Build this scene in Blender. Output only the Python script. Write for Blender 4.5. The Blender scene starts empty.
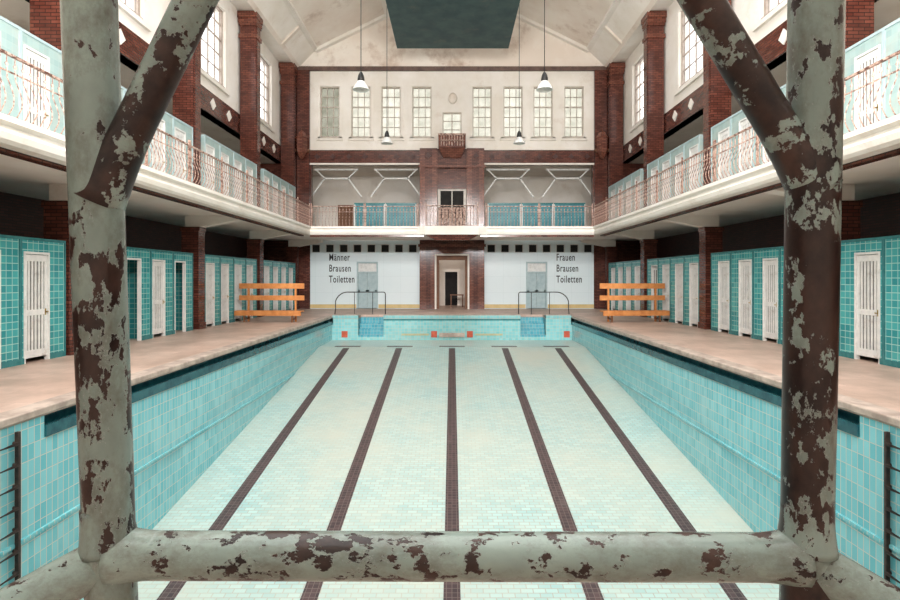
import bpy, bmesh, math, random
from mathutils import Vector, Matrix
random.seed(4)
S=bpy.context.scene
COL=S.collection
try:
    S.view_settings.view_transform='Standard'
    S.view_settings.look='None'
    S.view_settings.exposure=0.05
    S.view_settings.gamma=0.93
except Exception as e: print(e)

# ---------------------------------------------------------------- materials
def newmat(name):
    m=bpy.data.materials.new(name); m.use_nodes=True
    nt=m.node_tree; b=nt.nodes['Principled BSDF']
    return m,nt,b
def N(nt,t,**kw):
    n=nt.nodes.new(t)
    for k,v in kw.items():
        if k in n.inputs: n.inputs[k].default_value=v
        else: setattr(n,k,v)
    return n
def c4(c): return (c[0],c[1],c[2],1)
def ramp(nt,fac,p0,p1,a=(0,0,0),b=(1,1,1)):
    r=nt.nodes.new('ShaderNodeValToRGB'); e=r.color_ramp.elements
    e[0].position=p0; e[1].position=p1; e[0].color=c4(a); e[1].color=c4(b)
    nt.links.new(fac,r.inputs[0]); return r.outputs[0]
def mix(nt,fac,a,b,mode='MIX'):
    n=nt.nodes.new('ShaderNodeMix'); n.data_type='RGBA'; n.blend_type=mode
    for i,v in ((0,fac),(6,a),(7,b)):
        if hasattr(v,'links'): nt.links.new(v,n.inputs[i])
        else: n.inputs[i].default_value = v if i==0 else c4(v)
    return n.outputs[2]
def noise(nt,scale,detail=4,coord='Object',rough=0.6):
    tc=nt.nodes.new('ShaderNodeTexCoord'); n=nt.nodes.new('ShaderNodeTexNoise')
    n.inputs['Scale'].default_value=scale; n.inputs['Detail'].default_value=detail; n.inputs['Roughness'].default_value=rough
    nt.links.new(tc.outputs[coord],n.inputs['Vector']); return n.outputs[0]
def plain(name,c1,c2=None,scale=2.0,rough=0.6,bump=0.0,metal=0.0,lo=.38,hi=.62,stain=None,stain_lo=.6,stain_hi=.7,stain_scale=.7,stain_max=1.0):
    m,nt,b=newmat(name); c2=c2 or c1
    out=mix(nt,ramp(nt,noise(nt,scale),lo,hi),c1,c2)
    if stain: out=mix(nt,ramp(nt,noise(nt,stain_scale,10,rough=.72),stain_lo,stain_hi,(0,0,0),(stain_max,)*3),out,stain)
    nt.links.new(out,b.inputs['Base Color'])
    b.inputs['Roughness'].default_value=rough; b.inputs['Metallic'].default_value=metal
    if bump:
        bp=N(nt,'ShaderNodeBump'); bp.inputs['Strength'].default_value=bump; bp.inputs['Distance'].default_value=.01
        nt.links.new(noise(nt,scale*8,6),bp.inputs['Height']); nt.links.new(bp.outputs[0],b.inputs['Normal'])
    return m
def tile(name,c1,c2,mortar,w,h,ms=.006,offset=0.0,rough=.25,grime=(.5,.45,.38),glo=.55,ghi=.8,gs=.6,gmax=.6,bump=.3):
    m,nt,b=newmat(name)
    tc=nt.nodes.new('ShaderNodeTexCoord'); br=nt.nodes.new('ShaderNodeTexBrick')
    nt.links.new(tc.outputs['UV'],br.inputs['Vector'])
    br.offset=offset; br.inputs['Scale'].default_value=1
    br.inputs['Color1'].default_value=c4(c1); br.inputs['Color2'].default_value=c4(c2); br.inputs['Mortar'].default_value=c4(mortar)
    br.inputs['Mortar Size'].default_value=ms; br.inputs['Mortar Smooth'].default_value=.2
    br.inputs['Brick Width'].default_value=w; br.inputs['Row Height'].default_value=h; br.inputs['Bias'].default_value=0
    g=ramp(nt,noise(nt,gs,8,rough=.7),glo,ghi,(0,0,0),(gmax,)*3)
    out=mix(nt,g,br.outputs['Color'],grime)
    nt.links.new(out,b.inputs['Base Color']); b.inputs['Roughness'].default_value=rough
    bp=N(nt,'ShaderNodeBump'); bp.invert=True; bp.inputs['Strength'].default_value=bump; bp.inputs['Distance'].default_value=.006
    nt.links.new(br.outputs['Fac'],bp.inputs['Height']); nt.links.new(bp.outputs[0],b.inputs['Normal'])
    return m
def chipped(name,thr,seed,paint=(.26,.325,.295),rust=(.022,.013,.012),axis=(1,1,.6),bigw=.35,sc=17):
    m,nt,b=newmat(name)
    tc=nt.nodes.new('ShaderNodeTexCoord'); mp=nt.nodes.new('ShaderNodeMapping')
    mp.inputs['Location'].default_value=(seed,seed*.7,seed*1.3); mp.inputs['Scale'].default_value=axis
    nt.links.new(tc.outputs['Object'],mp.inputs['Vector'])
    def nz(s,d,r):
        n=nt.nodes.new('ShaderNodeTexNoise'); n.inputs['Scale'].default_value=s; n.inputs['Detail'].default_value=d; n.inputs['Roughness'].default_value=r
        nt.links.new(mp.outputs[0],n.inputs['Vector']); return n.outputs[0]
    big=nz(3.5,2,.5); base=nz(sc,12,.66); sm=nz(60,6,.6)
    ad=N(nt,'ShaderNodeMath',operation='MULTIPLY_ADD'); ad.inputs[1].default_value=.15; nt.links.new(sm,ad.inputs[0]); nt.links.new(base,ad.inputs[2])
    ad2=N(nt,'ShaderNodeMath',operation='MULTIPLY_ADD'); ad2.inputs[1].default_value=bigw; nt.links.new(big,ad2.inputs[0]); nt.links.new(ad.outputs[0],ad2.inputs[2])
    t=thr+.075+bigw*.5
    mask=ramp(nt,ad2.outputs[0],t,t+.010)
    edge=ramp(nt,ad2.outputs[0],t-.016,t)
    p=mix(nt,ramp(nt,nz(5,6,.6),.35,.65),paint,tuple(x*1.45 for x in paint))
    p=mix(nt,ramp(nt,nz(14,8,.75),.46,.70,(0,0,0),(.7,)*3),p,(.14,.115,.09))
    p=mix(nt,edge,p,(.42,.46,.43))
    r=mix(nt,ramp(nt,nz(12,8,.65),.38,.66),rust,(.085,.046,.036))
    out=mix(nt,mask,p,r)
    nt.links.new(out,b.inputs['Base Color'])
    rr=ramp(nt,mask,0,1,(.18,)*3,(.30,)*3); nt.links.new(rr,b.inputs['Roughness'])
    bp=N(nt,'ShaderNodeBump'); bp.invert=True; bp.inputs['Strength'].default_value=.8; bp.inputs['Distance'].default_value=.003
    h=N(nt,'ShaderNodeMath',operation='MULTIPLY_ADD'); nt.links.new(sm,h.inputs[0]); h.inputs[1].default_value=-.30
    nt.links.new(mask,h.inputs[2]); nt.links.new(h.outputs[0],bp.inputs['Height']); nt.links.new(bp.outputs[0],b.inputs['Normal'])
    return m

M={}
M['pooltile']=tile('pool_wall_tile',(.15,.49,.55),(.26,.60,.64),(.60,.59,.52),.11,.22,.006,0,.14,(.38,.55,.55),.48,.75,.5,.5)
M['steptile']=tile('step_tile',(.08,.34,.42),(.14,.42,.49),(.30,.42,.42),.15,.15,.008,0,.25,(.25,.38,.38),.5,.75,.5,.5)
M['pooltile_far']=tile('pool_end_tile',(.19,.49,.51),(.28,.56,.57),(.45,.48,.43),.15,.15,.008,0,.25,(.42,.47,.41),.5,.75,.5,.5)
M['poolfloor']=tile('pool_floor_tile',(.32,.51,.51),(.44,.61,.59),(.38,.35,.30),.20,.10,.008,.5,.35,(.53,.54,.47),.36,.66,.25,.85,.15)
M['lane']=tile('lane_tile',(.045,.030,.034),(.095,.058,.060),(.16,.13,.12),.09,.10,.006,0,.4,(.22,.21,.20),.6,.8,1.5,.4)
M['teal']=tile('cabin_teal_tile',(.03,.26,.28),(.08,.40,.40),(.34,.57,.53),.15,.15,.008,0,.15,(.10,.25,.23),.55,.8,1.0,.5)
M['tealpale']=tile('pale_cabin_board',(.30,.43,.43),(.38,.51,.50),(.40,.5,.48),.15,.15,.005,0,.4,(.48,.41,.34),.5,.75,1.0,.7)
M['tealtrim']=plain('teal_trim',(.03,.17,.18),(.05,.22,.23),4,.25)
M['tealpanel']=plain('blue_teal_panel',(.03,.19,.23),(.06,.27,.31),2,.4,stain=(.25,.32,.3),stain_lo=.58,stain_hi=.7,stain_scale=2)
M['gutter']=plain('gutter_glaze',(.010,.075,.10),(.02,.12,.14),5,.12)
M['brick']=tile('glazed_brick',(.095,.027,.019),(.20,.066,.044),(.040,.020,.016),.26,.085,.010,.5,.16,(.045,.016,.012),.46,.72,.8,.75)
M['brickred']=tile('red_brown_glazed_brick',(.16,.050,.034),(.28,.10,.065),(.05,.028,.02),.26,.085,.010,.5,.16,(.07,.025,.018),.46,.72,.8,.6)
M['brickdark']=tile('dark_brick',(.07,.020,.015),(.12,.036,.026),(.03,.02,.018),.25,.075,.010,.5,.45,(.03,.012,.01),.5,.75,.8,.7)
M['whitetile']=tile('white_wall_tile',(.74,.84,.87),(.76,.85,.88),(.67,.77,.80),1.0,.95,.008,0,.4,(.66,.74,.75),.55,.8,.8,.5,.05)
M['cream']=plain('cream_plaster',(.74,.66,.58),(.82,.75,.68),.6,.8,.15,stain=(.54,.42,.33),stain_lo=.56,stain_hi=.76,stain_scale=.5,stain_max=.8)
M['creamlight']=plain('pale_plaster',(.80,.75,.68),(.87,.83,.78),.6,.8,.1,stain=(.58,.47,.38),stain_lo=.56,stain_hi=.76,stain_scale=.7,stain_max=.65)
M['ceil']=plain('ceiling_plaster',(.80,.71,.63),(.88,.82,.75),.4,.85,.2,stain=(.42,.29,.21),stain_lo=.53,stain_hi=.70,stain_scale=.45,stain_max=.7)
M['deck']=tile('deck_stone',(.52,.37,.30),(.61,.455,.38),(.36,.26,.21),.6,.6,.004,.5,.45,(.33,.235,.185),.40,.66,.7,.75,.1)
M['lip']=plain('deck_edge_stone',(.52,.43,.37),(.34,.27,.23),3,.6,.2)
M['white']=plain('white_paint',(.66,.67,.66),(.76,.76,.74),5,.45,stain=(.40,.35,.30),stain_lo=.54,stain_hi=.70,stain_scale=3,stain_max=.8)
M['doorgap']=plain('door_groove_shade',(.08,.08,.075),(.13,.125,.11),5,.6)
M['paleblue']=plain('pale_blue_paint',(.38,.50,.53),(.46,.57,.59),5,.5)
M['winframe']=plain('window_frame_paint',(.46,.41,.35),(.58,.52,.46),3,.5)
M['doorcream']=plain('door_frame_paint',(.70,.66,.60),(.80,.77,.72),3,.5)
M['darkframe']=plain('dark_window_frame',(.10,.06,.05),(.16,.10,.08),3,.5)
M['sideframe']=plain('side_window_frame',(.32,.26,.22),(.44,.37,.32),3,.5)
M['rail']=plain('railing_paint',(.46,.29,.23),(.60,.44,.37),10,.5,stain=(.12,.05,.035),stain_lo=.48,stain_hi=.56,stain_scale=9)
M['wood']=plain('orange_wood',(.50,.19,.055),(.64,.28,.095),4,.5)
M['wooddark']=plain('brown_wood',(.16,.07,.035),(.22,.10,.05),4,.6)
M['metal']=plain('dark_metal',(.05,.06,.06),(.09,.10,.10),5,.35,metal=.7)
M['black']=plain('black_enamel',(.012,.012,.012),(.02,.02,.02),5,.4)
M['lampwhite']=plain('lamp_enamel',(.70,.70,.68),(.78,.78,.76),5,.3)
M['panel']=plain('hanging_panel_paint',(.035,.075,.08),(.06,.11,.11),1.2,.6,stain=(.10,.12,.11),stain_lo=.55,stain_hi=.7,stain_scale=.9)
M['red']=plain('red_glaze',(.45,.08,.04),(.55,.12,.07),5,.4)
M['yellow']=plain('ochre_strip',(.62,.48,.22),(.70,.55,.28),3,.5)
M['ochredull']=plain('dull_ochre_strip',(.42,.40,.25),(.48,.46,.30),3,.5)
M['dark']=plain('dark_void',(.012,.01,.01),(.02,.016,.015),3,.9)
M['rust']=plain('rusty_iron',(.035,.022,.020),(.07,.04,.03),12,.6,.3)
M['brass']=plain('brass',(.45,.33,.12),(.5,.38,.16),5,.35,metal=.9)
M['glassdark']=plain('dark_glass',(.012,.012,.012),(.03,.027,.025),2,.8)
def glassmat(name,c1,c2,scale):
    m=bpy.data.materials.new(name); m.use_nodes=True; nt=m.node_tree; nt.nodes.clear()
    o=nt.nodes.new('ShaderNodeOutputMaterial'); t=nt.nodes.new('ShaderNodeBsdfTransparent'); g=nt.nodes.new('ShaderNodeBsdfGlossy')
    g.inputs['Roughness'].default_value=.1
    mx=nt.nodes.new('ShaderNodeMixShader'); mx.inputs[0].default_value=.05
    nt.links.new(mix(nt,ramp(nt,noise(nt,scale,3,rough=.5),.3,.7),c1,c2),t.inputs[0])  # noise tint of the panes imitates reflections of the outside
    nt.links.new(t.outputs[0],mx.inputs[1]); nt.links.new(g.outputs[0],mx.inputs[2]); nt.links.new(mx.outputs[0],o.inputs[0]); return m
M['glass']=glassmat('reflection_tint_glass',(.20,.20,.17),(.30,.295,.26),1.8)
M['glassdim']=glassmat('dim_window_glass',(.09,.09,.07),(.16,.16,.135),1.8)  # same glass in a darker tint, for the leftmost end window
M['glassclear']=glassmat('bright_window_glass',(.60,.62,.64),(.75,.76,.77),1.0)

# ---------------------------------------------------------------- mesh builder
class MB:
    def __init__(s,mats): s.bm=bmesh.new(); s.names=list(mats)
    def mi(s,m):
        if m not in s.names: s.names.append(m)
        return s.names.index(m)
    def face(s,vs,m=None,smooth=False):
        try: f=s.bm.faces.new(vs)
        except ValueError: return
        f.material_index=s.mi(m) if m else 0; f.smooth=smooth
    def box(s,x0,x1,y0,y1,z0,z1,m=None):
        if x0>x1:x0,x1=x1,x0
        if y0>y1:y0,y1=y1,y0
        if z0>z1:z0,z1=z1,z0
        v=[s.bm.verts.new((x,y,z)) for z in (z0,z1) for y in (y0,y1) for x in (x0,x1)]
        for q in ((0,2,3,1),(4,5,7,6),(0,1,5,4),(2,6,7,3),(0,4,6,2),(1,3,7,5)): s.face([v[i] for i in q],m)
    def hexa(s,pts,m=None):
        v=[s.bm.verts.new(p) for p in pts]
        for q in ((3,2,1,0),(4,5,6,7),(0,1,5,4),(1,2,6,5),(2,3,7,6),(3,0,4,7)): s.face([v[i] for i in q],m)
    def beam(s,a,b,w,h,m=None):
        a=Vector(a);b=Vector(b);t=(b-a).normalized()
        ref=Vector((0,0,1)) if abs(t.z)<.9 else Vector((0,1,0))
        sd=t.cross(ref).normalized(); up=sd.cross(t)
        p=[]
        for q in (a,b):
            p+= [q-sd*w/2-up*h/2,q+sd*w/2-up*h/2,q+sd*w/2+up*h/2,q-sd*w/2+up*h/2]
        s.hexa(p,m)
    def extr(s,prof,y0,y1,m=None):
        a=[s.bm.verts.new((x,y0,z)) for x,z in prof]; b=[s.bm.verts.new((x,y1,z)) for x,z in prof]
        n=len(prof)
        for i in range(n): s.face([a[i],a[(i+1)%n],b[(i+1)%n],b[i]],m)
        s.face(a[::-1],m); s.face(b,m)
    def extrx(s,prof,x0,x1,m=None):
        a=[s.bm.verts.new((x0,y,z)) for y,z in prof]; b=[s.bm.verts.new((x1,y,z)) for y,z in prof]
        n=len(prof)
        for i in range(n): s.face([a[i],a[(i+1)%n],b[(i+1)%n],b[i]],m)
        s.face(a[::-1],m); s.face(b,m)
    def tube(s,path,r,seg=8,m=None,caps=True,smooth=True):
        P=[Vector(p) for p in path]; rings=[]
        t0=(P[1]-P[0]).normalized(); ref=Vector((0,1,0)) if abs(t0.y)<.9 else Vector((1,0,0))
        for i,p in enumerate(P):
            t=(P[min(i+1,len(P)-1)]-P[max(i-1,0)]).normalized()
            sd=t.cross(ref).normalized(); up=sd.cross(t)
            rr=r[i] if isinstance(r,(list,tuple)) else r
            rings.append([s.bm.verts.new(p+(sd*math.cos(a)+up*math.sin(a))*rr) for a in [2*math.pi*k/seg for k in range(seg)]])
        for A,B in zip(rings,rings[1:]):
            for k in range(seg): s.face([A[k],A[(k+1)%seg],B[(k+1)%seg],B[k]],m,smooth)
        if caps: s.face(rings[0][::-1],m); s.face(rings[-1],m)
    def lathe(s,prof,seg=24,m=None,c=(0,0,0)):
        rings=[]
        for r,z in prof: rings.append([s.bm.verts.new((c[0]+r*math.cos(2*math.pi*k/seg),c[1]+r*math.sin(2*math.pi*k/seg),c[2]+z)) for k in range(seg)])
        for A,B in zip(rings,rings[1:]):
            for k in range(seg): s.face([A[k],A[(k+1)%seg],B[(k+1)%seg],B[k]],m,True)
    def wall(s,axis,f0,f1,u0,u1,z0,z1,holes,m):
        us=sorted({u0,u1}|{h[i] for h in holes for i in (0,1) if u0<h[i]<u1}); zs=sorted({z0,z1}|{h[i] for h in holes for i in (2,3) if z0<h[i]<z1})
        for a,b in zip(us,us[1:]):
            for c,d in zip(zs,zs[1:]):
                cu,cz=(a+b)/2,(c+d)/2
                if any(h[0]<cu<h[1] and h[2]<cz<h[3] for h in holes): continue
                if axis=='x': s.box(f0,f1,a,b,c,d,m)
                else: s.box(a,b,f0,f1,c,d,m)
    def done(s,name,parent=None,bevel=0,loc=None,rot=None):
        bm=s.bm; bm.normal_update(); bmesh.ops.recalc_face_normals(bm,faces=bm.faces[:]); bm.normal_update()
        uv=bm.loops.layers.uv.new('UVMap')
        for f in bm.faces:
            n=f.normal; ax=max(range(3),key=lambda i:abs(n[i]))
            for l in f.loops:
                p=l.vert.co
                l[uv].uv=(p.x,p.y) if ax==2 else ((p.y,p.z) if ax==0 else (p.x,p.z))
        me=bpy.data.meshes.new(name); bm.to_mesh(me); bm.free()
        for n in s.names: me.materials.append(M[n])
        ob=bpy.data.objects.new(name,me); COL.objects.link(ob)
        if parent: ob.parent=parent
        if loc: ob.location=loc
        if rot: ob.rotation_euler=rot
        if bevel:
            b=ob.modifiers.new('bevel','BEVEL'); b.width=bevel; b.segments=2; b.limit_method='ANGLE'
        return ob
def empty(name,loc=(0,0,0),rot=(0,0,0)):
    e=bpy.data.objects.new(name,None); e.empty_display_size=.2; e.location=loc; e.rotation_euler=rot; COL.objects.link(e); return e
def tag(o,label,cat,group=None,kind=None):
    o['label']=label; o['category']=cat
    if group: o['group']=group
    if kind: o['kind']=kind
    return o
def clone(root,loc=None,rot=None):
    n=root.copy(); COL.objects.link(n)
    if loc is not None: n.location=loc
    if rot is not None: n.rotation_euler=rot
    def rec(src,dst):
        for c in list(src.children):
            k=c.copy(); k.parent=dst; COL.objects.link(k); rec(c,k)
    rec(root,n); return n

HW=5.7; YN=2.4; YF=25.65
PIERS=[6.95,12.80,19.2,25.25,31.2]
CAB=[6.93,13.07,19.17,25.25]
YE=31.6
# ---------------------------------------------------------------- floor / deck
mb=MB(['deck','lip'])
mb.box(-11.9,-HW-.0,-4,36,-.12,0,'deck'); mb.box(HW,11.9,-4,36,-.12,0,'deck')
mb.box(-HW,HW,-4,YN,-.12,0,'deck'); 
for a,b in ((-HW,-4.45),(-3.25,3.25),(4.45,HW)): mb.box(a,b,YF,26.5,-.12,0,'deck')
mb.box(-HW,HW,26.5,36,-.12,0,'deck')
fl=mb.done('floor'); tag(fl,'worn pinkish-beige stone pool deck with dirty patches','floor',kind='structure')
# ---------------------------------------------------------------- pool
pool=empty('swimming_pool',(0,14,-.12)); tag(pool,'drained turquoise-tiled indoor swimming pool with dark lane lines','swimming pool')
def P(o):
    o.parent=pool; o.matrix_parent_inverse=Matrix.Translation((0,-14,.12)); return o
def fz(y): return -1.15-.1427*(23.1-y) if y<23.1 else -1.15
mb=MB(['poolfloor'])
mb.extrx([(YN,fz(YN)),(23.1,-1.15),(YF+.9,-1.15),(YF+.9,-5.2),(YN,-5.2)],-HW-.4,HW+.4)
P(mb.done('pool_floor'))
for sx in (-1,1):
    mb=MB(['pooltile','dark'])
    mb.box(sx*HW,sx*(HW+.35),YN-.3,YF+.4,-4.5,-.34,'pooltile')
    mb.box(sx*(HW+.3),sx*(HW+.4),YN-.3,YF+.4,-.5,-.11,'pooltile'); mb.box(sx*(HW-.05),sx*(HW+.4),YF,YF+.4,-.4,-.11,'pooltile')
    mb.box(sx*HW,sx*(HW+.35),YN-.3,7.55,-.34,-.12,'pooltile')
    mb.box(sx*(HW-.035),sx*HW,YN,20.5,-1.70,-1.655,'pooltile')
    P(mb.done('pool_side_wall'))
    mb=MB(['gutter','lip'])
    mb.box(sx*(HW+.16),sx*(HW+.29),7.55,YF,-.34,-.12,'gutter')
    mb.box(sx*(HW-.03),sx*(HW+.20),7.55,YF,-.42,-.30,'gutter')
    mb.box(sx*(HW-.03),sx*(HW+.02),7.55,YF,-.30,-.255,'gutter')
    P(mb.done('overflow_gutter'))
    mb=MB(['lip'])
    mb.box(sx*(HW-.04),sx*(HW+.30),YN,YF,-.10,.012,'lip')
    P(mb.done('coping',bevel=.02))
    lad=empty('pool_ladder',(sx*(HW-.05),6.72,-.3)); 
    P(lad); 
    for i in range(13):
        mb=MB(['rust']); mb.tube([(sx*.06,-.30,0),(-sx*.02,-.28,0),(-sx*.02,.28,0),(sx*.06,.30,0)],.024,8)
        mb.done('rung',parent=lad,loc=(0,0,-.05-i*.28))
    for dy in (-.3,.3):
        mb=MB(['rust']); mb.box(-.02,.03,-.02,.02,-3.5,.1); mb.done('stile',parent=lad,loc=(0,dy,0))
mb=MB(['pooltile_far'])
holes=[(-4.45,-3.25,-1.0,-.12),(3.25,4.45,-1.0,-.12)]
mb.wall('y',YF,YF+.25,-HW-.1,HW+.1,-1.4,-.12,holes,None)
P(mb.done('pool_end_wall'))
mb=MB(['pooltile_far']); mb.box(-HW-.1,HW+.1,YN-.3,YN,-5,-.12); P(mb.done('pool_end_wall'))
for a,b in ((-HW,-4.45),(-3.25,3.25),(4.45,HW)):
    mb=MB(['pooltile_far','lip']); mb.box(a,b,YF-.03,YF+.30,-.1,.03,'pooltile_far'); mb.box(a,b,YF-.05,YF+.32,.03,.06,'lip'); P(mb.done('end_coping'))
mb=MB(['lip']); mb.box(-HW,HW,YN-.25,YN+.04,-.1,.012); P(mb.done('end_coping',bevel=.02))
for sx in (-1,1):
    mb=MB(['steptile','lip'])
    c=sx*3.85
    mb.extrx([(YF+.02,-1.15),(YF+.02,-.92),(YF+.25,-.92),(YF+.25,-.66),(YF+.5,-.66),(YF+.5,-.4),(26.5,-.4),(26.5,-1.15)],c-.6,c+.6)
    mb.box(c-.75,c-.6,YF+.05,26.7,-1.15,-.12); mb.box(c+.6,c+.75,YF+.05,26.7,-1.15,-.12); mb.box(c-.75,c+.75,26.5,26.7,-1.15,-.1)
    P(mb.done('pool_steps'))
for x in (-5.1,-.85,.85,5.45):
    mb=MB(['red']); mb.box(x-.14,x+.14,YF-.02,YF+.01,-1.02,-.72); P(mb.done('marker_tile'))
for a,b in ((-2.4,-1.1),(1.1,2.4)):
    mb=MB(['ochredull']); mb.box(a,b,YF-.015,YF+.01,-.93,-.84); P(mb.done('ochre_tile_strip'))
mb=MB(['lip']); mb.box(-.6,.6,YF-.08,YF,-1.0,-.80); P(mb.done('inlet_grille'))
mb=MB(['tealtrim']); mb.box(-3.25,3.25,YF-.012,YF+.01,-.22,-.15); P(mb.done('end_trim_line'))
for x in (-4.49,-2.245,0,2.245,4.49):
    mb=MB(['lane'])
    w=.135; y0=YN+.3; e=.006
    mb.hexa([(x-w,y0,fz(y0)-.05),(x+w,y0,fz(y0)-.05),(x+w,22.9,fz(22.9)-.05),(x-w,22.9,fz(22.9)-.05),
             (x-w,y0,fz(y0)+e),(x+w,y0,fz(y0)+e),(x+w,22.9,fz(22.9)+e),(x-w,22.9,fz(22.9)+e)])
    mb.box(x-.55,x+.55,23.1,23.45,-1.2,-1.15+e)
    P(mb.done('lane_line'))

# ---------------------------------------------------------------- side walls
BAYS=[(a+b)/2 for a,b in zip(PIERS,PIERS[1:])]
wn=[0]
def window(loc,rotz,w,h,nx,nz,frame,glass,label,fw=.07,transom=None,bar=.035):
    wn[0]+=1
    e=empty('window_%d'%wn[0],loc,(0,0,rotz)); tag(e,label,'window',kind='structure')
    mb=MB([frame])
    mb.box(-w/2-.06,w/2+.06,-.06,.06,0,fw); mb.box(-w/2-.06,w/2+.06,-.06,.06,h-fw,h)
    mb.box(-w/2-.06,-w/2+fw,-.06,.06,fw,h-fw); mb.box(w/2-fw,w/2+.06,-.06,.06,fw,h-fw)
    mb.box(-w/2-.15,w/2+.15,-.16,.0,-.08,0)
    mb.done('window_frame',parent=e)
    mb=MB([frame])
    for i in range(1,nx): 
        x=-w/2+w*i/nx; bw=bar*(1.6 if nx%2==0 and i==nx//2 else 1); mb.box(x-bw/2,x+bw/2,-.03,.03,fw,h-fw)
    for i in range(1,nz):
        z=h*i/nz; bw=bar*(2 if transom==i else 1); mb.box(-w/2,w/2,-.028,.028,z-bw/2,z+bw/2)
    mb.done('glazing_bar',parent=e)
    mb=MB([glass]); v=[mb.bm.verts.new(p) for p in ((-w/2,0,.02),(w/2,0,.02),(w/2,0,h-.02),(-w/2,0,h-.02))]; mb.face(v); mb.done('window_glass',parent=e)
    return e
for sx,side in ((-1,'left'),(1,'right')):
    mb=MB(['brickdark','cream','brick','creamlight'])
    mb.box(sx*11.5,sx*11.9,-4,36,0,4.0,'brickdark'); mb.box(sx*11.5,sx*11.9,-4,36,4.0,8.7,'cream')
    mb.box(sx*9.9,sx*11.9,-4,YE,8.5,8.7,'cream')
    mb.box(sx*9.85,sx*10.3,-4,YE,8.5,9.4,'brick')
    holes=[(c-1.3,c+1.3,10.1,13.4) for c in BAYS]
    mb.wall('x',sx*9.9,sx*10.3,-4,YE,9.4,14.3,holes,'creamlight')
    tag(mb.done('wall_'+side),'cream plaster upper wall over dark glazed brick band','wall',kind='structure')
    for i,c in enumerate(BAYS):
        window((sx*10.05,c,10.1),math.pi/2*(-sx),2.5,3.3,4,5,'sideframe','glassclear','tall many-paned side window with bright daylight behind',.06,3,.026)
        mb=MB(['creamlight']); x=sx*9.86
        mb.box(x,sx*9.9,c-1.55,c-1.3,9.85,13.6); mb.box(x,sx*9.9,c+1.3,c+1.55,9.85,13.6); mb.box(x,sx*9.9,c-1.3,c+1.3,13.4,13.6); mb.box(sx*9.78,sx*9.9,c-1.6,c+1.6,9.82,9.98)
        o=mb.done('trim_%d'%(wn[0])); tag(o,'pale plaster moulding around a tall window','window surround',kind='structure')
        for k in (-1.6,0,1.6):
            mb=MB(['creamlight']); mb.tube([(0,0,0),(.04,0,0)],.24,4,smooth=False)
            o=mb.done('diamond_ornament',loc=(sx*9.85-(.04 if sx>0 else 0),c+k,8.95)); tag(o,'pale diamond-shaped ceramic ornament on glazed brick band','ornament','diamond ornaments on the brick bands')
# ---------------------------------------------------------------- piers
for sx in (-1,1):
    for p in PIERS:
        e=empty('brick_pier',(sx*9.2,p,0)); tag(e,'dark red glazed brick pier beside the changing cabins','pier','ground floor brick piers')
        mb=MB(['brick']); mb.box(-.30,.30,-.24,.24,0,3.6); mb.done('shaft',parent=e)
        mb=MB(['brick']); mb.box(-.34,.34,-.26,.26,0,.22); mb.done('plinth',parent=e)
        mb=MB(['brick']); mb.box(-.34,.34,-.26,.26,3.45,3.6); mb.done('capital',parent=e)
        e=empty('brick_pier',(sx*9.43,p,4.3)); tag(e,'tall dark red glazed brick pier standing on the gallery','pier','gallery brick piers')
        h=9.8
        mb=MB(['brick']); mb.box(-.36,.36,-.28,.28,0,h-.3); mb.box(-.40,.40,-.2,.2,0,h-.3); mb.done('shaft',parent=e)
        mb=MB(['brick']); mb.box(-.41,.41,-.33,.33,0,.35); mb.done('plinth',parent=e)
        mb=MB(['brickred']); mb.box(-.42,.42,-.34,.34,h-1.2,h-1.02); mb.done('neck_band',parent=e)
        mb=MB(['brickred']); mb.box(-.41,.41,-.33,.33,h-.62,h-.5); mb.box(-.43,.43,-.37,.37,h-.5,h-.3); mb.box(-.45,.45,-.42,.42,h-.3,h); mb.done('capital',parent=e)
# ---------------------------------------------------------------- galleries
def fascia_prof(sx,x):
    return [(sx*x,3.92),(sx*(x-.06),3.98),(sx*(x-.10),4.08),(sx*(x-.04),4.14),(sx*(x-.04),4.2),(sx*(x-.14),4.24),(sx*(x-.14),4.33),(sx*(x+.3),4.33),(sx*(x+.3),3.92)]
for sx in (-1,1):
    e=empty('gallery_balcony',(sx*7,14,3.92)); tag(e,'cream plastered gallery balcony running along the pool hall side','gallery')
    inv=Matrix.Translation((-sx*7,-14,-3.92))
    mb=MB(['creamlight']); mb.box(sx*7.3,sx*11.5,-4,YE,4.0,4.3); o=mb.done('slab',parent=e); o.matrix_parent_inverse=inv
    mb=MB(['creamlight']); mb.extr(fascia_prof(sx,7.04),-4,26.7); o=mb.done('fascia',parent=e); o.matrix_parent_inverse=inv
    mb=MB(['brick']); mb.box(sx*7.3,sx*7.5,-4,26.6,3.86,4.0);  o=mb.done('soffit_trim',parent=e); o.matrix_parent_inverse=inv
    for p in PIERS:
        mb=MB(['creamlight']); mb.box(sx*9.4,sx*8.85,p-.2,p+.2,3.6,4.0)
        mb.hexa([(sx*8.85,p-.2,3.60),(sx*7.5,p-.2,3.86),(sx*7.5,p+.2,3.86),(sx*8.85,p+.2,3.60),(sx*8.85,p-.2,4.0),(sx*7.5,p-.2,4.0),(sx*7.5,p+.2,4.0),(sx*8.85,p+.2,4.0)])
        o=mb.done('bracket',parent=e); o.matrix_parent_inverse=inv
e=empty('gallery_balcony',(0,26.6,3.92)); tag(e,'cream gallery balcony across the pool end with bowed centre','gallery'); inv=Matrix.Translation((0,-26.6,-3.92))
mb=MB(['creamlight']); mb.box(-7.3,7.3,26.9,YE-.36,4.0,4.3); o=mb.done('slab',parent=e); o.matrix_parent_inverse=inv
mb=MB(['creamlight','brick']); pr=[(y,z) for y,z in [(26.6,3.92),(26.54,3.98),(26.5,4.08),(26.56,4.14),(26.56,4.2),(26.46,4.24),(26.46,4.33),(26.9,4.33),(26.9,3.92)]]
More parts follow.
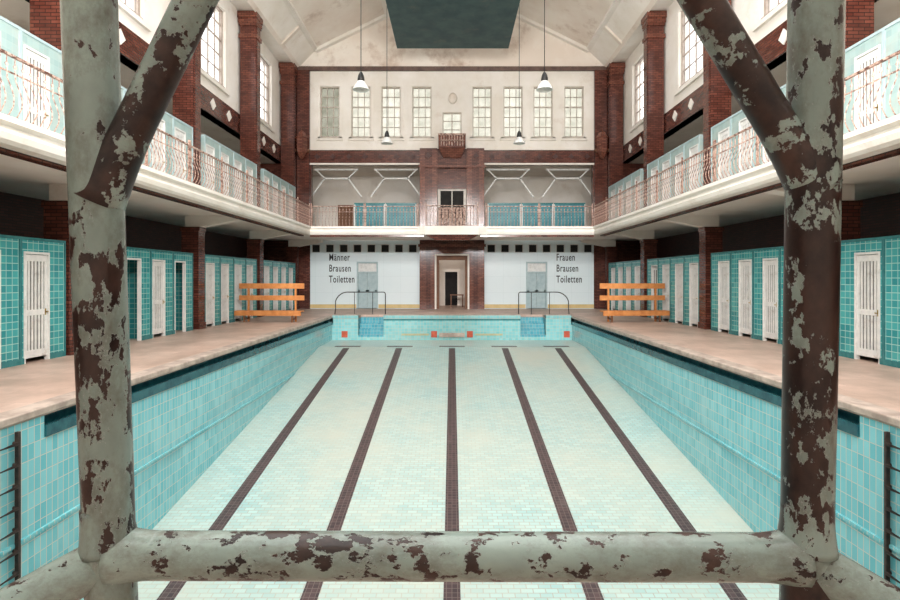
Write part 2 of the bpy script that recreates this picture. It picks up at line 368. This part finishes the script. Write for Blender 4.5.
mb.extrx(pr,-7,-1.7,'creamlight'); mb.extrx(pr,1.7,7,'creamlight')
for s in (-1,1):
    mb.hexa([(s*1.7,26.52,3.92),(s*1.3,26.30,3.92),(s*1.3,26.9,3.92),(s*1.7,26.9,3.92),(s*1.7,26.46,4.33),(s*1.3,26.20,4.33),(s*1.3,26.9,4.33),(s*1.7,26.9,4.33)],'creamlight')
mb.hexa([(-1.3,26.30,3.92),(1.3,26.30,3.92),(1.3,26.9,3.92),(-1.3,26.9,3.92),(-1.3,26.20,4.33),(1.3,26.20,4.33),(1.3,26.9,4.33),(-1.3,26.9,4.33)],'creamlight')
mb.hexa([(-.8,26.5,3.66),(.8,26.5,3.66),(.8,26.9,3.66),(-.8,26.9,3.66),(-1.3,26.34,3.92),(1.3,26.34,3.92),(1.3,26.9,3.92),(-1.3,26.9,3.92)],'brick')
mb.box(-7,-1.4,26.62,26.85,3.84,3.92,'brick'); mb.box(1.4,7,26.62,26.85,3.84,3.92,'brick')
o=mb.done('fascia',parent=e); o.matrix_parent_inverse=inv
def balmesh():
    mb=MB(['rail']); pts=[(0,0,.0),(0,-.05,.06),(0,-.11,.18),(0,-.12,.30),(0,-.08,.45),(0,-.01,.62),(0,.0,.8),(0,0,.98)]
    mb.tube(pts,.011,4,smooth=False); 
    mb.tube([(-.035,0,.84),(0,-.0,.80),(.035,0,.84),(.0,0,.88),(-.035,0,.84)],.006,4,smooth=False)
    return mb
balus=None
def railing(loc,rotz,length,label,nposts=3):
    global balus
    e=empty('gallery_railing',loc,(0,0,rotz)); tag(e,label,'railing','wrought iron gallery railings')
    mb=MB(['rail']); mb.box(-length/2,length/2,-.03,.03,.985,1.02); mb.done('handrail',parent=e)
    mb=MB(['rail']); mb.box(-length/2,length/2,-.012,.012,.72,.74); mb.done('middle_rail',parent=e)
    mb=MB(['rail']); mb.box(-length/2,length/2,-.03,.03,0.0,.03); mb.done('bottom_rail',parent=e)
    for i in range(nposts):
        x=-length/2+.03+(length-.06)*i/(nposts-1) if nposts>1 else 0
        mb=MB(['rail']); mb.box(-.022,.022,-.022,.022,0,1.08); mb.lathe([(.0,1.16),(.03,1.13),(.03,1.09),(0,1.07)],8); mb.done('post',parent=e,loc=(x,0,0))
    n=int(length/.16)
    for i in range(n):
        x=-length/2+(i+.5)*length/n
        if balus is None: o=balmesh().done('baluster',parent=e); balus=o
        else: o=balus.copy(); COL.objects.link(o); o.parent=e
        o.location=(x,0,0)
ylim=[26.55,22.5,18.45,14.4,10.35,6.3]
for sx in (-1,1):
    for a,b in zip(ylim[1:],ylim):
        railing((sx*7.0,(a+b)/2,4.33),math.pi/2*(-sx),b-a,'bellied wrought iron railing with peeling pinkish paint on side gallery')
for a,b in ((-6.95,-4.3),(-4.3,-1.65),(1.65,4.3),(4.3,6.95)):
    railing(((a+b)/2,26.62,4.33),0,b-a,'bellied wrought iron railing with peeling paint on end gallery',2)
railing((0,26.35,4.33),0,2.6,'bowed centre section of wrought iron end gallery railing',2)

# ---------------------------------------------------------------- cabins
def cabin(mirror,T='teal',TT='tealtrim'):
    e=empty('changing_cabin'); s=-1 if mirror else 1
    W=1.3; dc=-.2*s; dw=.36
    mb=MB([T,TT])
    mb.box(-W/2,dc-dw,0,.10,0,2.6,T); mb.box(dc+dw,W/2,0,.10,0,2.6,T); mb.box(dc-dw,dc+dw,0,.10,2.36,2.6,T)
    mb.box(-W/2,-W/2+.04,.10,1.6,0,2.6,T); mb.box(W/2-.04,W/2,.10,1.6,0,2.6,T)
    mb.box(-W/2,W/2,-.02,.12,2.6,2.66,TT); mb.box(-W/2,dc-dw,-.02,0,0,.12,TT); mb.box(dc+dw,W/2,-.02,0,0,.12,TT)
    mb.box(-W/2,-W/2+.035,-.02,0,.12,2.6,TT); mb.box(W/2-.035,W/2,-.02,0,.12,2.6,TT)
    mb.box(-W/2+.04,W/2-.04,1.5,1.6,0,2.6,T)
    mb.done('cabin_wall',parent=e)
    mb=MB(['white'])
    mb.box(dc-dw,dc-dw+.04,-.015,.09,0,2.36); mb.box(dc+dw-.04,dc+dw,-.015,.09,0,2.36); mb.box(dc-dw+.04,dc+dw-.04,-.015,.09,2.31,2.36)
    mb.done('door_frame',parent=e)
    mb=MB(['white','doorgap']); a=dc-dw+.045; b=dc+dw-.045; w=b-a
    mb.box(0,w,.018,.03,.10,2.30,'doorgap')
    mb.box(0,.07,-.005,.035,.10,2.30); mb.box(w-.07,w,-.005,.035,.10,2.30)
    for z0,z1 in ((.10,.26),(1.0,1.12),(2.16,2.30)): mb.box(.07,w-.07,-.005,.035,z0,z1)
    for i in range(5):
        x=.08+(w-.16)*(i+.5)/5
        mb.box(x-.022,x+.022,-.002,.019,.26,1.0); mb.box(x-.022,x+.022,-.002,.019,1.12,2.16)
    d=mb.done('door',parent=e,loc=(a,.02,0))
    mb=MB(['brass']); mb.tube([(0,0,0),(0,-.05,0),(.0,-.055,0)],[.012,.012,.02],8); mb.box(-.02,.02,-.002,.004,-.07,.07)
    mb.done('handle',parent=d,loc=(w-.045,-.006,1.06))
    return e
CL=cabin(False); CR=cabin(True); CLp=cabin(False,'tealpale','paleblue'); CRp=cabin(True,'tealpale','paleblue')
for lvl,z in ((0,0.0),(1,4.33)):
    for sx,srcs in ((-1,(CL,CLp)),(1,(CR,CRp))):
        for p in CAB:
            for i in range(4):
                if p<7 and i<2: continue
                y=p+1.01+1.3*i
                pale=lvl==1
                src=srcs[1] if pale else srcs[0]
                k=clone(src,(sx*8.95,y,z),(0,0,math.pi/2*(-sx)))
                tag(k,('pale grey-green' if pale else 'teal-tiled')+' changing cabin with white slatted door on the '+('pool deck' if lvl==0 else 'gallery'),'changing cabin','changing cabins on the '+('pool deck' if lvl==0 else 'gallery'))
                if lvl==0 and ((sx<0 and 13<p<14 and i in (1,3)) or (sx>0 and 19<p<20 and i==3)):
                    for c in k.children:
                        if c.name.startswith('door') and not c.name.startswith('door_frame'): c.rotation_euler=(0,0,math.radians(62))
for r in (CL,CR,CLp,CRp):
    for c in list(r.children_recursive): bpy.data.objects.remove(c)
    bpy.data.objects.remove(r)
for x0,x1 in ((-5.9,-4.05),(-4.0,-2.15),(2.15,4.15),(4.2,6.1),(6.15,8.05)):
    c=(x0+x1)/2; w=(x1-x0)/2
    e=empty('partition_screen',(c,32.6,4.3)); tag(e,'low blue-teal panelled partition screen in the end loggia','partition','loggia partition screens')
    mb=MB(['tealpanel']); mb.box(-w,w,0,.03,.1,1.95)
    for k in range(4):
        a=-w+.06+k*(2*w-.06)/4; mb.box(a,a+(2*w-.06)/4-.06,-.02,0,.25,1.85)
    mb.done('panel',parent=e)
    mb=MB(['tealtrim']); mb.box(-w,w,-.03,.05,1.95,2.03); mb.done('top_rail',parent=e)
    for s in (-1,1):
        mb=MB(['white']); mb.box(-.03,.03,-.03,.05,0,1.95); mb.done('post',parent=e,loc=(s*(w-.03),0,0))
e=empty('door_4',(-7.0,35.55,4.3)); tag(e,'brown panelled door in pale loggia back wall','door',kind='structure')
mb=MB(['wooddark']); mb.box(-.5,.5,-.05,.05,0,2.3); mb.done('door_leaf',parent=e)

# ---------------------------------------------------------------- end wall
WX=[7.14,5.33,3.57,1.76]
mb=MB(['whitetile','brick','creamlight','yellow','ceil','darkframe','dark','cream'])
gh=[]
for sx in (-1,1):
    for i in range(8):
        c=sx*(2.3+.81*i); gh.append((c-.25,c+.25,3.28,3.78))
    c=sx*4.95; gh.append((c-.62,c+.62,0,2.75))
hl=[h for h in gh if h[1]<0]; hr=[h for h in gh if h[0]>0]
mb.wall('y',YE,YE+.3,-8.3,-1.87,0,4.0,hl,'whitetile'); mb.wall('y',YE,YE+.3,1.87,8.3,0,4.0,hr,'whitetile')
mb.box(-11.5,-8.3,YE,YE+.3,0,4.0,'brick'); mb.box(8.3,11.5,YE,YE+.3,0,4.0,'brick')
mb.wall('y',YE-.35,YE+.3,-1.87,1.87,0,4.0,[(-1.0,1.0,0,3.2)],'brick')
mb.box(-1.87,-.85,YE-.25,YE+.4,4.0,9.34,'brick'); mb.box(.85,1.87,YE-.25,YE+.4,4.0,9.34,'brick')
mb.box(-.85,.85,YE-.1,YE+.3,7.0,9.34,'brick'); mb.box(-.85,.85,YE-.1,YE+.3,4.3,5.2,'brick')
for sx in (-1,1): mb.box(sx*8.25,sx*11.9,YE,YE+.4,4.0,9.34,'brick'); mb.box(sx*1.87,sx*8.25,YE,YE+.4,8.45,9.34,'brick')
mb.box(-9,9,YE-.06,YE,9.28,9.4,'creamlight'); mb.box(-8.3,8.3,YE-.05,YE,8.42,8.52,'creamlight')
wh=[(s*x-.56,s*x+.56,10.05,13.0) for s in (-1,1) for x in WX]+[(-.56,.56,10.0,11.5)]
mb.wall('y',YE,YE+.4,-8.3,8.3,9.34,13.9,wh,'creamlight')
for sx in (-1,1): mb.box(sx*8.3,sx*10.3,YE,YE+.4,9.34,14.2,'brick'); mb.box(sx*8.3,sx*9.0,YE-.2,YE,4.3,13.9,'brick')
mb.box(-9.9,9.9,YE-.18,YE+.4,13.9,14.12,'darkframe')
mb.extrx([(YE,14.1),(YE+.4,14.1),(YE+.4,17.6),(YE,17.6)],-10.3,10.3,'ceil')
for sx in (-1,1): mb.box(sx*1.87,sx*4.3,YE-.03,YE,.04,.26,'yellow'); mb.box(sx*5.6,sx*8.3,YE-.03,YE,.04,.26,'yellow')
for s in (-1,1):
    mb.box(s*1.87,s*1.55,YE-.33,YE-.25,4.3,9.2,'brickred'); mb.box(s*1.15,s*.85,YE-.33,YE-.25,4.3,9.2,'brickred')
    mb.box(s*1.87,s*1.5,YE-.45,YE-.35,0,3.6,'brickred'); mb.box(s*1.22,s*1.0,YE-.42,YE-.35,0,3.4,'brickred')
mb.box(-1.0,1.0,YE-.42,YE-.35,3.2,3.4,'brickred')
mb.box(-1.95,1.95,YE-.38,YE-.25,8.2,8.35,'brickred'); mb.box(-1.95,1.95,YE-.5,YE-.35,3.6,3.75,'brickred')
o=mb.done('wall_end'); tag(o,'end wall with white tiled base, brick bands and cream window storey','wall',kind='structure')
mb=MB(['cream','dark','brick','creamlight'])
mb.box(-11.5,11.5,35.6,35.8,4.3,8.5,'creamlight'); mb.box(-11.5,11.5,32,35.8,8.5,8.7,'cream')
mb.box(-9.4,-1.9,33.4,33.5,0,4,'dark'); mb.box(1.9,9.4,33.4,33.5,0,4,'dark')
mb.wall('y',35.2,35.4,-1.9,1.9,0,4,[(-.45,.35,0,2.2)],'cream'); mb.box(-1.9,-1.8,31.9,35.2,0,4,'cream'); mb.box(1.8,1.9,31.9,35.2,0,4,'brick')
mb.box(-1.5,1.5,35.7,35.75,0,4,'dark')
mb.box(-11.5,11.5,31.9,35.8,4.0,4.3,'cream')
o=mb.done('wall_behind'); tag(o,'plain plaster walls of rooms behind the end wall','wall',kind='structure')
mb=MB(['creamlight']); mb.box(-11.9,11.9,-4.3,-4,0,17.4); o=mb.done('wall_back'); tag(o,'plain pale plaster wall, unseen, added to block light from behind','wall',kind='structure')  # unseen wall added to keep light from behind off the pipe frame
for s in (-1,1):
    for x in WX:
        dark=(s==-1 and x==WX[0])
        window((s*x,YE+.12,10.05),0,1.12,2.95,3,5,'winframe','glassdim' if dark else 'glass','tall small-paned window'+(' with dim tinted panes' if dark else ' with panes tinted to imitate outside reflections'),.06,3,.04)
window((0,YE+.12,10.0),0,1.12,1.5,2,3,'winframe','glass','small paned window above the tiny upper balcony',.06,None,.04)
for s in (-1,1):
    for x in WX:
        mb=MB(['creamlight']); c=s*x
        mb.box(c-.70,c-.56,YE-.04,YE,9.95,13.12); mb.box(c+.56,c+.70,YE-.04,YE,9.95,13.12); mb.box(c-.56,c+.56,YE-.04,YE,13.0,13.12); mb.box(c-.76,c+.76,YE-.1,YE,9.85,9.95)
        wn[0]+=1; o=mb.done('trim_%d'%wn[0]); tag(o,'cream moulding around a tall end wall window','window surround',kind='structure')
window((0,YE+.05,5.2),0,1.55,1.8,2,1,'doorcream','glassdark','cream framed dark window between brick piers',.10)
e=empty('upper_balcony',(0,YE,9.3)); tag(e,'small projecting brick-red balcony with lattice front on end wall','balcony')
mb=MB(['brickred']); mb.hexa([(-.5,-.25,-.5),(.5,-.25,-.5),(.5,0,-.5),(-.5,0,-.5),(-.78,-.6,0),(.78,-.6,0),(.78,0,0),(-.78,0,0)]); mb.done('corbel',parent=e)
mb=MB(['brickred','rail']); mb.box(-.78,.78,-.62,-.54,0,.10,'brickred'); mb.box(-.80,.80,-.64,-.52,.70,.80,'rail'); mb.box(-.78,-.70,-.62,0,0,.76,'brickred'); mb.box(.70,.78,-.62,0,0,.76,'brickred'); mb.box(-.70,.70,-.57,-.54,.10,.70,'brickred')
for i in range(9):
    x=-.62+i*.155; mb.box(x-.03,x+.03,-.61,-.57,.10,.70,'rail')
mb.box(-.70,.70,-.61,-.57,.38,.44,'rail'); mb.done('parapet',parent=e)
e=empty('balcony_box',(0,YE-.33,4.3)); tag(e,'small tan timber balcony front between the brick piers','balcony')
mb=MB(['wood','rail']); mb.box(-.8,.8,-.3,-.24,0,.1,'rail'); mb.box(-.8,.8,-.32,-.22,1.45,1.55,'rail')
for i in range(8): mb.box(-.78+i*.2,-.62+i*.2,-.29,-.25,.1,1.45,'rail')
mb.done('parapet',parent=e)
mb=MB(['cream']); mb.lathe([(0,-.06),(.18,-.05),(.26,0),(.18,.05),(0,.06)],20)
o=mb.done('wall_ornament',loc=(.05,YE-.02,12.3),rot=(math.pi/2,0,0)); o.scale=(1,1.25,1); tag(o,'small oval plaster medallion on cream wall','ornament')
for i in range(18):
    x=-7.9+i*15.8/17
    if abs(x)<1.0: continue
    mb=MB(['brickdark']); mb.tube([(0,0,0),(0,-.05,0)],.17,4,smooth=False); o=mb.done('diamond_ornament',loc=(x,YE,8.9) if abs(x)>1.9 else (x,YE-.25,8.9)); tag(o,'dark glazed diamond ornament on brick band','ornament','dark diamond ornaments on the end wall')
e=empty('door_1',(0,YE-.35,0)); tag(e,'cream framed open portal doorway set in dark brick','doorway',kind='structure')
mb=MB(['creamlight']); mb.box(-1.0,-.90,-.06,.3,0,3.2); mb.box(.90,1.0,-.06,.3,0,3.2); mb.box(-.90,.90,-.06,.3,3.10,3.2)
mb.done('door_frame',parent=e)
mb=MB(['wooddark']); mb.box(-.90,-.76,.3,.45,0,3.1); mb.box(.76,.90,.3,.45,0,3.1); mb.box(-.76,.76,.3,.45,2.85,3.1); mb.done('inner_frame',parent=e)
mb=MB(['wooddark']); mb.box(0,.04,0,.75,.02,2.7); mb.done('door_leaf',parent=e,loc=(-.80,.47,0))
e=empty('table',(.30,33.6,0)); tag(e,'small wooden table inside the portal','table')
mb=MB(['wooddark']); mb.box(-.42,.42,-.3,.3,.72,.78); mb.done('table_top',parent=e)
for a in (-.36,.36):
    for b in (-.24,.24):
        mb=MB(['wooddark']); mb.box(-.03,.03,-.03,.03,0,.72); mb.done('leg',parent=e,loc=(a,b,0))
for n,sx in ((2,-1),(3,1)):
    e=empty('door_%d'%n,(sx*4.95,YE+.05,0)); tag(e,'pale blue double door with transom in white tiled wall','door',kind='structure')
    mb=MB(['paleblue']); mb.box(-.62,-.54,-.09,.1,0,2.75); mb.box(.54,.62,-.09,.1,0,2.75); mb.box(-.54,.54,-.09,.1,2.66,2.75); mb.box(-.54,.54,-.05,.1,2.1,2.17); mb.done('door_frame',parent=e)
    mb=MB(['white']); mb.box(-.54,.54,.0,.03,2.17,2.66); mb.done('transom_panel',parent=e)
    for s in (-1,1):
        mb=MB(['paleblue']); x0,x1=(-.53,-.005) if s<0 else (.005,.53)
        mb.box(x0,x1,0,.03,.02,2.09); 
        for z0,z1 in ((.02,.25),(.95,1.1),(1.95,2.09)): mb.box(x0,x1,-.02,0,z0,z1)
        mb.box(x0,x0+.09,-.02,0,.25,1.95); mb.box(x1-.09,x1,-.02,0,.25,1.95)
        mb.done('door_leaf',parent=e)
for h in gh:
    if h[3]>3:
        c=(h[0]+h[1])/2; wn[0]+=1
        e=empty('window_%d'%wn[0],(c,YE+.08,3.28)); tag(e,'small square dark ventilation window high in tiled wall','window',kind='structure')
        mb=MB(['white']); mb.box(-.25,.25,-.03,.03,0,.04); mb.box(-.25,.25,-.03,.03,.46,.5); mb.box(-.25,-.21,-.03,.03,.04,.46); mb.box(.21,.25,-.03,.03,.04,.46); mb.done('window_frame',parent=e)
        mb=MB(['glassdark']); mb.box(-.21,.21,0,.01,.04,.46); mb.done('window_glass',parent=e)
for cx in (-6.9,-3.35,3.35,6.9):
    mb=MB(['white']); y=32.25
    mb.beam((-1.5,0,2.35),(-.7,0,3.45),.08,.08); mb.beam((1.5,0,2.35),(.7,0,3.45),.08,.08); mb.beam((-.75,0,3.44),(.75,0,3.44),.08,.09)
    mb.box(-1.3,1.3,-.05,.05,3.92,4.02)
    mb.beam((-.7,0,3.45),(-1.2,0,3.95),.07,.07); mb.beam((.7,0,3.45),(1.2,0,3.95),.07,.07)
    o=mb.done('timber_truss',loc=(cx,y,4.3)); tag(o,'white painted angled timber brace inside the end loggia','truss','white braces in the end loggia')
for sx in (-1,1):
    e=empty('wall_lantern',(sx*8.65,YE-.2,9.3)); tag(e,'dark red ceramic lantern on corner pier','wall lantern','corner lanterns')
    mb=MB(['brickred']); mb.lathe([(0,-.7),(.12,-.62),(.3,-.3),(.34,0),(.34,.5),(.38,.55),(.2,.85),(.05,.95),(0,1.15)],6,c=(0,-.36,0)); 
    for f in mb.bm.faces: f.smooth=False
    mb.done('lantern_body',parent=e)
    mb=MB(['wooddark']); mb.box(-.4,.4,-.3,0,-.2,-.05); mb.done('bracket',parent=e)
# ---------------------------------------------------------------- lettering
def lettering(words,x,label):
    e=empty('wall_lettering',(x,YE,0)); tag(e,label,'lettering')
    for i,w in enumerate(words):
        cu=bpy.data.curves.new('word','FONT'); cu.body=w; cu.size=.58; cu.extrude=.006; cu.offset=.006; cu.space_character=1.12
        t=bpy.data.objects.new('tmp',cu); COL.objects.link(t)
        bpy.context.view_layer.update()
        dg=bpy.context.evaluated_depsgraph_get(); me=bpy.data.meshes.new_from_object(t.evaluated_get(dg))
        bpy.data.objects.remove(t)
        me.materials.clear(); me.materials.append(M['black'])
        o=bpy.data.objects.new('word',me); COL.objects.link(o); o.rotation_euler=(math.pi/2,0,0); o.location=(0,-.008,2.82-i*.64); o.scale=(.62,1,1); o.parent=e
lettering(['Männer','Brausen','Toiletten'],-7.2,'black painted words Männer Brausen Toiletten on white tiles')
lettering(['Frauen','Brausen','Toiletten'],6.1,'black painted words Frauen Brausen Toiletten on white tiles')

# ---------------------------------------------------------------- ceiling
mb=MB(['ceil','creamlight','darkframe'])
for s in (-1,1):
    mb.extr([(s*10.3,14.2),(s*9.0,14.1),(s*8.0,15.1),(s*8.0,15.3),(s*9.0,14.4),(s*10.3,14.5)],-4,YE,'creamlight')
    mb.extr([(s*8.0,15.1),(s*3.75,17.2),(s*3.75,17.4),(s*8.0,15.35)],23,YE,'ceil')
    mb.extr([(s*8.05,15.02),(s*7.8,15.06),(s*7.8,15.26),(s*8.05,15.2)],-4,YE,'creamlight')
    mb.extr([(s*9.05,14.02),(s*8.85,14.14),(s*8.95,14.28),(s*9.1,14.2)],-4,YE,'cream')
    mb.extr([(s*3.9,17.05),(s*3.6,17.1),(s*3.6,17.3),(s*3.9,17.2)],23,YE,'creamlight')
mb.box(-3.75,3.75,23,YE,17.2,17.4,'ceil')
for y in (25.25,YE-.15):
    for s in (-1,1): mb.beam((s*7.95,y,15.05),(s*3.75,y,17.12),.3,.2,'creamlight')
for y in [28.4]:
    for s in (-1,1): mb.beam((s*8.95,y,14.1),(s*8.05,y,15.0),.25,.14,'cream')
for y in (-4,2,8,13,17.8,20.5,23): mb.box(-8,8,y-.1,y+.1,17.2,17.45,'darkframe')  # bars of an unseen roof opening, added to let sky light in
for x in (-8,-3,3,8): mb.box(x-.08,x+.08,-4,23,17.2,17.4,'darkframe')
for s in (-1,1): mb.box(s*7.9,s*8.1,-4,23,15.1,17.2,'creamlight')
o=mb.done('ceiling'); tag(o,'stained cream plaster coved ceiling with unseen opening added for sky light','ceiling',kind='structure')
e=empty('hanging_ceiling_panel',(0,20.3,14.0)); tag(e,'dark blue-green suspended ceiling panel with stained paint','hanging panel')
mb=MB(['panel']); mb.box(-2.92,3.0,-8.2,8.4,0,.25); mb.done('panel_board',parent=e)
for x in (-2.6,2.6):
    for y in (-7.3,8.2):
        mb=MB(['metal']); mb.tube([(0,0,.25),(0,0,3.2)],.03,8); mb.done('suspension_rod',parent=e,loc=(x,y,0))
for x,y in ((-3.0,17.8),(3.05,17.8),(-3.0,24.9),(3.1,24.9)):
    zb=8.0
    e=empty('pendant_lamp',(x,y,zb)); tag(e,'white enamel bell-shaped pendant lamp with black cap on long cable','pendant lamp','pendant lamps')
    mb=MB(['lampwhite']); mb.lathe([(.27,0),(.265,.03),(.22,.12),(.14,.24),(.10,.30),(.095,.30),(.13,.235),(.21,.115),(.25,.03),(.26,0),(.27,0)],28); mb.done('lamp_shade',parent=e)
    mb=MB(['black']); mb.lathe([(0,.27),(.11,.28),(.115,.36),(.09,.48),(.05,.56),(.02,.60),(0,.60)],20); mb.done('lamp_cap',parent=e)
    mb=MB(['lampwhite']); mb.lathe([(0,.04),(.05,.06),(.07,.12),(.04,.2),(0,.22)],16); mb.done('bulb',parent=e)
    mb=MB(['black']); mb.tube([(0,0,.58),(0,0,17.2-zb)],.012,6); mb.done('cable',parent=e)
for sx in (-1,1):
    e=empty('pool_handrail',(sx*4.55,26.75,0)); tag(e,'dark bent steel handrail hoop at the pool entry steps','handrail','pool entry handrails')
    def arc(cx,cz,r,a0,a1,n=6,yy=0): return [(cx+r*math.cos(math.radians(a0+(a1-a0)*i/n)),yy,cz+r*math.sin(math.radians(a0+(a1-a0)*i/n))) for i in range(n+1)]
    pts=[(-1.25,0,0),(-1.22,0,.30)]+arc(-.62,.48,.62,165,90,8)+[(1.15,0,1.10)]
    pts+=arc(1.15,1.0,.1,90,0,4)+[(1.25,0,0)]
    pts=[(p[0]*(1 if sx<0 else -1),p[1],p[2]) for p in pts]
    mb=MB(['metal']); mb.tube(pts,.024,10); mb.done('hoop',parent=e)
    for x in (-.28,.62):
        mb=MB(['metal']); mb.tube([(0,0,0),(0,0,1.10)],.016,8); mb.done('post',parent=e,loc=(x*(1 if sx<0 else -1),0,0))
for sx in (-1,1):
    e=empty('wooden_bench',(sx*7.45,22.3,0),(0,0,math.radians(4*sx))); tag(e,'orange-brown wooden plank bench with tall slatted back on the deck','bench','wooden benches')
    for z,y,h,d in ((1.36,.0,.22,.04),(.88,.0,.20,.04)):
        mb=MB(['wood']); mb.box(-1.38,1.38,-d/2,d/2,0,h); mb.done('back_plank',parent=e,loc=(0,y,z),bevel=.008)
    mb=MB(['wood']); mb.box(-1.38,1.38,-.40,-.02,.42,.47); mb.box(-1.38,1.38,-.43,-.39,.27,.47); mb.done('seat',parent=e)
    for x in (-1.0,1.0):
        mb=MB(['wood']); mb.box(-.035,.035,.02,.09,0,1.52); mb.done('post',parent=e,loc=(x,0,0))
        mb=MB(['wooddark']); mb.box(-.035,.035,-.38,-.32,0,.42); mb.box(-.03,.03,-.38,.05,.1,.16); mb.done('leg',parent=e,loc=(x,0,0))
# ---------------------------------------------------------------- foreground frame
fr=empty('diving_platform_frame',(0,1,0)); tag(fr,'heavy steel pipe frame with chipped grey-green paint over rust','pipe frame')
M['ch1']=chipped('chipped_paint_a',.580,1.3,sc=23,bigw=.42); M['ch2']=chipped('chipped_paint_b',.505,4.9,sc=15,bigw=.5); M['ch3']=chipped('chipped_paint_c',.455,8.1,axis=(1,1,1),sc=15); M['ch4']=chipped('chipped_paint_d',.575,12.7,axis=(.7,1,1),sc=25,bigw=.40)
def pipe(name,a,b,r,mat,n=24):
    a=Vector(a);b=Vector(b)
    rr=[r[0]+(r[1]-r[0])*i/n for i in range(n+1)] if isinstance(r,tuple) else r
    mb=MB([mat]); mb.tube([a.lerp(b,i/n) for i in range(n+1)],rr,40); return mb.done(name,parent=fr)
pipe('post',(-.693,0,2.9),(-.585,0,0),(.047,.039),'ch1',40)
pipe('post',(.684,0,2.9),(.634,0,0),(.047,.039),'ch2',40)
pipe('crossbar',(-.632,0,1.287),(.655,0,1.283),.042,'ch4',40)
pipe('diagonal_brace',(-.642,0,1.97),(-.205,0,2.87),.034,'ch3')
pipe('diagonal_brace',(.662,0,1.98),(.130,0,2.87),.034,'ch3')
pipe('side_rail',(-.633,0,1.285),(-1.35,-.35,.95),.042,'ch4')
pipe('side_rail',(.655,0,1.28),(1.35,-.35,.90),.042,'ch4')
for x,z,r,m in ((-.633,1.287,.047,'ch1'),(.656,1.283,.047,'ch2')):
    mb=MB([m]); mb.lathe([(0,-r*1.1)]+[(r*math.sin(math.radians(a)),-r*1.1*math.cos(math.radians(a))) for a in range(15,180,15)]+[(0,r*1.1)],32); mb.done('weld_joint',parent=fr,loc=(x,0,z))
def flare(a,b,r0,r1,m,n=8):
    a=Vector(a);b=Vector(b); mb=MB([m])
    mb.tube([a.lerp(b,i/n) for i in range(n+1)],[r1+(r0-r1)*(1-i/n)**2 for i in range(n+1)],36); mb.done('weld_joint',parent=fr)
flare((-.655,0,1.943),(-.575,0,2.108),.046,.0338,'ch3')
flare((.674,0,1.959),(.585,0,2.110),.045,.0338,'ch3')
flare((-.62,0,1.287),(-.54,0,1.287),.052,.0418,'ch4'); flare((.64,0,1.283),(.56,0,1.283),.052,.0418,'ch4')
flare((-.634,0,1.30),(-.640,0,1.38),.050,.0425,'ch1'); flare((.656,0,1.30),(.6575,0,1.38),.050,.0425,'ch2')
for x in (-.585,.634):
    mb=MB(['ch1']); mb.lathe([(0,0),(.11,0),(.11,.015),(.06,.02),(.055,.04)],24); mb.done('foot_plate',parent=fr,loc=(x,0,0))
for x in (-1.35,1.35): pipe('side_post',(x,-.35,0),(x,-.35,1.0),.045,'ch1',12)

# ---------------------------------------------------------------- light / world / camera
w=bpy.data.worlds.new('world'); S.world=w; w.use_nodes=True
bg=w.node_tree.nodes['Background']; bg.inputs[0].default_value=(1.0,.985,.965,1); bg.inputs[1].default_value=3.6
def area(loc,target,sx_,sy_,energy,col=(1,.97,.93)):
    l=bpy.data.lights.new('fill_light','AREA'); l.shape='RECTANGLE'; l.size=sx_; l.size_y=sy_; l.energy=energy; l.color=col  # area fill added out of view to brighten the hall
    o=bpy.data.objects.new('fill_light',l); COL.objects.link(o); o.location=loc
    o.rotation_euler=(Vector(target)-Vector(loc)).to_track_quat('-Z','Y').to_euler(); return o
for s in (-1,1):
    area((s*4.5,3.5,7.0),(s*7,24,3.0),3,2,600)
    l=bpy.data.lights.new('fill_spot','SPOT'); l.energy=6500; l.spot_size=math.radians(26); l.spot_blend=.6; l.shadow_soft_size=.4; l.color=(.97,.98,1)  # spot fill added out of view to brighten the white tiled wall
    o=bpy.data.objects.new('fill_spot',l); COL.objects.link(o); o.location=(s*3,4,6.3)
    o.rotation_euler=(Vector((s*4.8,31.6,1.6))-Vector(o.location)).to_track_quat('-Z','Y').to_euler()
area((0,4,9),(0,31,13),5,2,1700)  # added fill, out of view, aimed at the upper end wall
l=bpy.data.lights.new('vestibule_fill','POINT'); l.energy=40; l.shadow_soft_size=.15; l.color=(1,.97,.92)  # point fill added above the portal opening to lighten its interior
o=bpy.data.objects.new('vestibule_fill',l); COL.objects.link(o); o.location=(0,33.4,3.7)
cam=bpy.data.cameras.new('camera'); co=bpy.data.objects.new('camera',cam); COL.objects.link(co)
cam.sensor_width=36; cam.lens=21.6; cam.shift_y=-22/900; cam.shift_x=-2/900; cam.clip_start=.05
co.location=(0,0,1.8); co.rotation_euler=(math.pi/2,0,0)
S.camera=co
